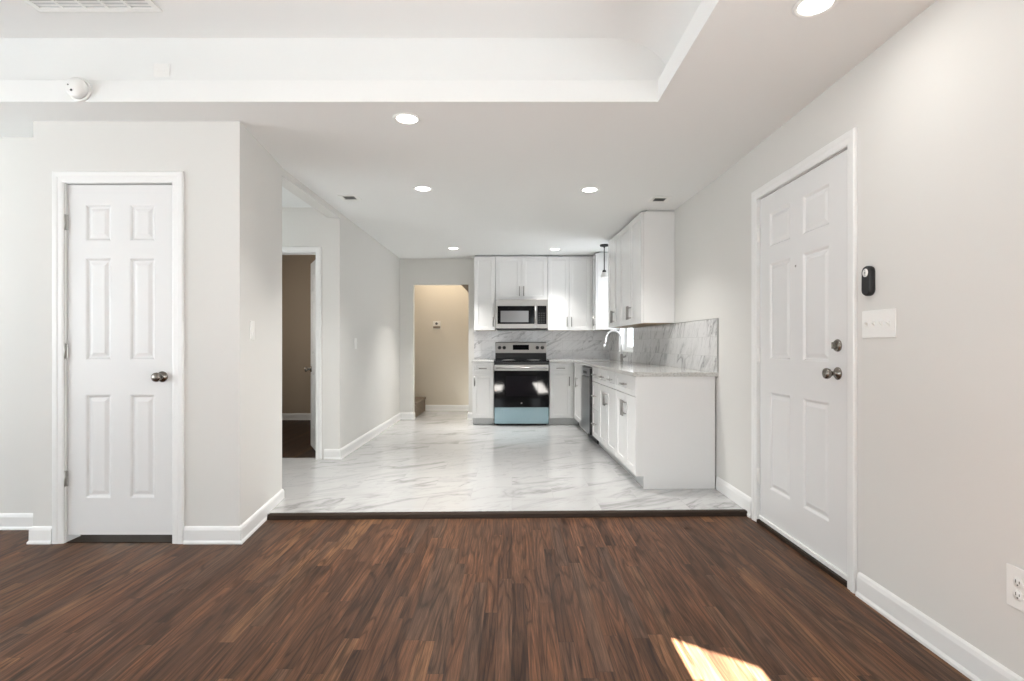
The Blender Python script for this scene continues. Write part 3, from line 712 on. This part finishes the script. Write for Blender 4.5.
# ---------------------------------------------------------------- microwave
mw = thing('microwave', 'stainless over range microwave with dark window above the stove', 'microwave', (-.238, YB-.405, TZ+1.345))
MWW = .754; MH = .425
b = MB(); b.box(.001, MWW-.001, .03, .404, .008, MH); b.build('body', 'black', mw, .002)
b = MB(); b.slab(.585, .012, MH-.001, 0, .029, [(.028,.560,.072,.335)], [(0,0),(.003,.003)], x0=.002); dr = b.build('door', 'steel', mw)
b = MB(); b.box(.031, .557, .0015, .0028, .075, .332); b.build('door_glass', 'blackglass', dr, .0005)
b = MB(); b.box(.075, .475, .0006, .0014, .10, .262); b.build('window', 'mwglass', dr)
b = MB(); b.tube([(.570,-.040,.085),(.570,-.040,.325)], .010, 12)
for z in (.10, .31): b.tube([(.570,0,z),(.570,-.040,z)], .007, 8)
b.build('handle', 'steel', dr)
b = MB(); b.box(.589, MWW-.002, 0, .029, .012, MH-.001); cp = b.build('control_panel', 'steel', mw, .002)
b = MB(); b.box(.600, MWW-.022, -.002, .0, .072, .335); b.build('keypad', 'blackglass', cp, .001)
b = MB()
for r in range(5):
    for q_ in range(3): b.box(.618+q_*.034, .640+q_*.034, -.0026, -.0021, .09+r*.032, .108+r*.032)
b.build('keys', 'black', cp)
b = MB(); b.lathe([(0,-.0012),(.008,-.0012),(.009,0),(0,0)], (.37,0,.375), 'y', 16); b.build('badge', 'nickel', dr)
b = MB(); b.box(.02, MWW-.02, .03, .39, -.006, .008); b.build('vent_grille', 'black', mw, .002)

# ---------------------------------------------------------------- faucet
fy = 7.03; fx = xw(fy)-.085
fc = thing('faucet', 'tall chrome gooseneck faucet standing behind the sink by the window', 'faucet', (fx, fy, CT1))
b = MB(); b.lathe([(0,0),(.028,0),(.028,.006),(.022,.012),(.020,.05),(.020,.085),(.016,.095),(0,.095)], (0,0,0), 'z', 24); b.build('base', 'nickel', fc)
pts = [(0,0,.09),(0,0,.28)]
for i in range(1, 15):
    a = PI*i/15*1.06; pts.append((-.105+.105*math.cos(a), 0, .28+.115*math.sin(a)))
pts += [(-.214,0,.25),(-.225,0,.205)]
b = MB(); b.tube(pts, .0125, 14); b.build('spout', 'chrome', fc)
b = MB(); b.tube([(-.222,0,.225),(-.236,0,.165)], [.0145,.017], 14); b.build('spray_head', 'chrome', fc)
b = MB(); b.tube([(.015,0,.055),(.045,0,.058),(.060,-.004,.085)], [.013,.010,.007], 12); b.build('handle', 'nickel', fc)

# ---------------------------------------------------------------- pendant lamp by the window
py = 7.02; s_ = 540/py
pdx = (604.3-512)/s_
pd = thing('pendant_lamp', 'small black pendant lamp with frosted shade hanging by the window', 'lamp', (pdx, py, H))
b = MB(); b.lathe([(0,0),(.058,0),(.058,-.012),(.052,-.022),(.012,-.026),(.009,-.042),(0,-.042)], (0,0,0), 'z', 28); b.build('canopy', 'blackm', pd)
b = MB(); b.tube([(0,0,-.03),(0,0,-.335)], .0065, 10); b.build('rod', 'blackm', pd)
b = MB(); b.lathe([(0,0),(.017,0),(.024,-.010),(.024,-.028),(0,-.028)], (0,0,-.330), 'z', 24); b.build('socket', 'blackm', pd)
b = MB(); b.lathe([(.020,0),(.026,-.012),(.040,-.035),(.047,-.060),(.046,-.078),(.043,-.078),(.044,-.060),(.037,-.036),(.020,-.008)], (0,0,-.352), 'z', 28); b.build('lamp_shade', 'milk', pd)
b = MB(); b.lathe([(0,0),(.012,-.004),(.014,-.02),(.022,-.035),(.022,-.048),(.012,-.06),(0,-.062)], (0,0,-.356), 'z', 20); b.build('bulb', 'lens', pd)

# ---------------------------------------------------------------- recessed downlights
DL = [((1.157,2.06), 'large bright recessed downlight at the top right near the entry wall', 2),
      ((-.603,3.10), 'recessed downlight nearest the tray ceiling edge at left of centre', 9),
      ((-.74,4.49), 'recessed downlight second from the camera in the left kitchen row', 14),
      ((.65,4.52), 'recessed downlight in the right kitchen row near the tall wall cabinets', 11),
      ((-.79,7.27), 'small far recessed downlight left of the kitchen cabinets', 12),
      ((.585,7.35), 'small far recessed downlight above the cabinets right of the microwave', 7)]
for (x, y), lab, pw in DL:
    t = thing('recessed_downlight', lab, 'ceiling light', (x, y, H), 0, 'recessed ceiling downlights')
    b = MB(); b.lathe([(.060,0),(.080,0),(.080,-.003),(.074,-.006),(.060,-.004),(.060,0)], (0,0,0), 'z', 40); b.build('trim_ring', 'plastic', t)
    b = MB(); b.lathe([(0,-.0008),(.060,-.0008),(.060,-.0028),(0,-.0035)], (0,0,0), 'z', 40); b.build('lens', 'lens', t)
    area('lamp', (0,0,-.008), (0,0,0), .115, .115, pw, (1, .975, .94), 'DISK', t, PI if y < 3 else math.radians(110 if y < 6 else 85))

# warm ceiling light over the stairs beyond the back doorway; fill light added to brighten the bedroom
t = thing('ceiling_lamp', 'warm round ceiling lamp over the stairs beyond the back doorway', 'lamp', (-1.15, 8.72, 2.95))
b = MB(); b.lathe([(0,-.07),(.08,-.06),(.13,-.03),(.14,0),(0,0)], (0,0,0), 'z', 32); b.build('lamp_shade', 'milk', t)
area('lamp', (0,0,-.08), (0,0,0), .2, .2, 14, (1, .86, .68), 'DISK', t)
area('bedroom_fill', (-3.8, 6.6, 1.5), (PI/2, 0, -PI/2), .8, 1.0, 10, (1, .93, .85))  # added fill light, that wall has no window

# ---------------------------------------------------------------- ceiling registers and vents
def register(name, label, loc, w_, h_, slots, frame=.02, m='plastic', rot=0):
    t = thing(name, label, 'vent', loc, rot)
    b = MB(); z = -.006
    b.box(-w_/2, w_/2, -h_/2, -h_/2+frame, z, 0).box(-w_/2, w_/2, h_/2-frame, h_/2, z, 0).box(-w_/2, -w_/2+frame, -h_/2+frame, h_/2-frame, z, 0).box(w_/2-frame, w_/2, -h_/2+frame, h_/2-frame, z, 0)
    b.build('frame', m, t, .0015)
    return t
for (x, y), lab in (((-1.43,4.76), 'small square ceiling vent near the left wall of the kitchen'), ((1.317,4.82), 'small square ceiling vent beside the tall right wall cabinet')):
    t = register('ceiling_vent', lab, (x, y, H), .17, .17, 4, .035)
    b = MB(); b.box(-.05, .05, -.05, .05, -.0012, 0); b.build('backing', 'grey', t)
    b = MB()
    for k in range(4): b.extr([(-.05,-.042+k*.026,-.0055),(-.05,-.030+k*.026,-.0015),(-.05,-.029+k*.026,-.003),(-.05,-.041+k*.026,-.007)], (.10,0,0))
    b.build('louvers', 'grey', t)
# return grille in the tray
t = register('return_air_grille', 'long white return air grille in the tray ceiling at top left', (-2.065, 2.455, TT), .62, .52, 0, .03)
b = MB(); b.box(-.28, .28, -.23, .23, -.0008, 0); b.build('backing', 'kick', t)
b = MB()
for k in range(1, 5): b.box(-.28+k*.112-.007, -.28+k*.112+.007, -.23, .23, -.006, -.001)
b.build('divider', 'plastic', t)
b = MB()
for k in range(18): b.extr([(-.28,-.225+k*.025,-.0045),(-.28,-.211+k*.025,-.001),(-.28,-.209+k*.025,-.002),(-.28,-.223+k*.025,-.0055)], (.56,0,0))
b.build('louvers', 'plastic', t)

# smoke detector on the face of the dropped edge
t = thing('smoke_detector', 'round white smoke detector on the dropped ceiling edge at left', 'smoke detector', (-2.305, LY, 2.514))
b = MB(); b.lathe([(0,0),(.063,0),(.063,-.010),(.060,-.012),(0,-.012)], (0,0,0), 'y', 36); b.build('base', 'plastic', t)
b = MB(); b.lathe([(0,-.012),(.054,-.012),(.053,-.036),(.046,-.045),(0,-.046)], (0,0,0), 'y', 36); b.build('cover', 'plastic', t)
for x, z, q_ in ((-.013,-.020,.006),(-.030,.008,.0035)): b = MB(); b.lathe([(0,-.0475),(q_,-.0475),(q_,-.0455),(0,-.0455)], (x,0,z), 'y', 12); b.build('sensor_hole', 'dark', t)
# blank plate above it
t = thing('blank_plate', 'square white blank cover plate on the tray side at upper left', 'cover plate', (-1.885, R+.012, 2.627))
b = MB(); b.box(-.043, .043, -.006, 0, -.036, .040); b.build('plate', 'plastic', t, .002)
for x in (-.02, .02): b = MB(); b.lathe([(0,-.0072),(.004,-.0072),(.004,-.006),(0,-.006)], (x,0,0), 'y', 10); b.build('screw', 'plastic', t)

# ---------------------------------------------------------------- wall plates
def plate(name, label, cat, loc, rz, w_=.072, h_=.116, kind='toggle', gangs=1):
    t = thing(name, label, cat, loc, rz)
    b = MB(); b.box(-w_/2, w_/2, -.006, 0, -h_/2, h_/2); b.build('plate', 'plastic', t, .0025)
    for gidx in range(gangs):
        x = (gidx-(gangs-1)/2)*.046
        if kind == 'toggle':
            b = MB(); b.box(x-.006, x+.006, -.0075, -.006, -.013, .013)
            b.extr([(x-.004,-.0075,-.006),(x-.004,-.020,.006),(x-.004,-.018,.011),(x-.004,-.0075,.008)], (.008,0,0)); b.build('toggle', 'plastic', t, .0006)
        elif kind == 'rocker':
            b = MB(); b.extr([(x-.016,-.0062,-.033),(x-.016,-.0105,-.033),(x-.016,-.0075,0),(x-.016,-.0065,.033),(x-.016,-.0062,.033)], (.032,0,0)); b.build('rocker', 'plastic', t, .0006)
        elif kind == 'outlet':
            for z in (-.020, .020):
                b = MB(); b.lathe([(0,-.0085),(.015,-.0085),(.0165,-.006),(0,-.006)], (x,0,z), 'y', 24); f = b.build('socket', 'plastic', t)
                b = MB(); b.box(x-.0075, x-.005, -.0092, -.0086, z-.002, z+.008).box(x+.005, x+.0075, -.0092, -.0086, z-.002, z+.006).lathe([(0,-.0092),(.0028,-.0092),(.0028,-.0086),(0,-.0086)], (x,0,z-.008), 'y', 10); b.build('slots', 'dark', f)
    return t
plate('light_switch', 'wide white four toggle switch plate on right wall beside entry door', 'light switch', (XR, 2.353, 1.245), -PI/2, .215, .122, 'toggle', 4)
plate('light_switch', 'single white light switch on the closet side wall', 'light switch', (CX1-(3.34-CY)*.128, 3.34, 1.243), math.atan2(.836, -.107), .072, .118, 'rocker')
plate('light_switch', 'single faint light switch on the kitchen left wall', 'light switch', (XL, 5.83, 1.165), PI/2, .072, .116, 'toggle')
plate('wall_outlet', 'white duplex outlet low on the right wall at picture edge', 'outlet', (XR, 1.700, .385), -PI/2, .085, .132, 'outlet')
# black oval remote on the wall
t = thing('remote_control', 'black oval remote with white round face on wall beside entry door', 'remote control', (XR, 2.405, 1.438), -PI/2)
b = MB(); outer = []
def caps(w_, h_, y, k=1.0, n=12):
    r = w_/2; L = h_/2-r; p_ = []
    for i in range(n+1): a = PI*i/n; p_.append((r*k*math.cos(a), y, (L+r*k*math.sin(a))))
    for i in range(n+1): a = PI+PI*i/n; p_.append((r*1.03*k*math.cos(a), y, (-L+r*k*math.sin(a))))
    return p_
rings = [[b.bm.verts.new(v) for v in caps(.058, .134, y, k)] for y, k in ((0,.93),(-.006,1.0),(-.020,1.0),(-.027,.86))]
for A, B in zip(rings, rings[1:]):
    for i in range(len(A)): b.bm.faces.new((A[i], A[(i+1) % len(A)], B[(i+1) % len(A)], B[i])).smooth = True
b.bm.faces.new(rings[0]); b.bm.faces.new(rings[-1]); b.build('body', 'black', t)
b = MB(); b.lathe([(0,-.0285),(.017,-.0285),(.020,-.026),(0,-.026)], (0,0,.036), 'y', 28); fc2 = b.build('dial', 'plastic', t)
b = MB(); b.lathe([(0,-.0295),(.004,-.0295),(.004,-.0284),(0,-.0284)], (0,0,.036), 'y', 12).box(-.0012, .0012, -.0291, -.0284, .042, .050).box(-.0012, .0012, -.0291, -.0284, .022, .030); b.build('dial_marks', 'grey', fc2)
# thermostat beyond the back doorway
t = thing('thermostat', 'small white thermostat with dark dot on beige wall beyond doorway', 'thermostat', (-1.275, 9.18, 1.475))
b = MB(); b.box(-.065, .065, -.018, 0, -.055, .075); b.build('body', 'ivory', t, .006)
b = MB(); b.lathe([(0,-.022),(.020,-.022),(.022,-.018),(0,-.018)], (-.005,0,.035), 'y', 20); b.build('sensor', 'dark', t)
b = MB(); b.box(-.06, .06, -.030, -.018, -.048, -.010); b.build('lever_cover', 'ledge', t, .003)

# ---------------------------------------------------------------- carpeted stairs beyond the doorway
b = MB()
for i in range(5):
    x = -1.475-i*.26
    b.box(x-.26, x, 8.27, 9.178, TZ if i == 0 else TZ+.232*i-.02, TZ+.232*(i+1)-.03)
    b.box(x-.26, x+.018, 8.27, 9.178, TZ+.232*(i+1)-.03, TZ+.232*(i+1))
tag(b.build('carpeted_stairs', 'carpet', None, .010), 'brown carpeted stairs climbing left beyond the back doorway', 'stairs')
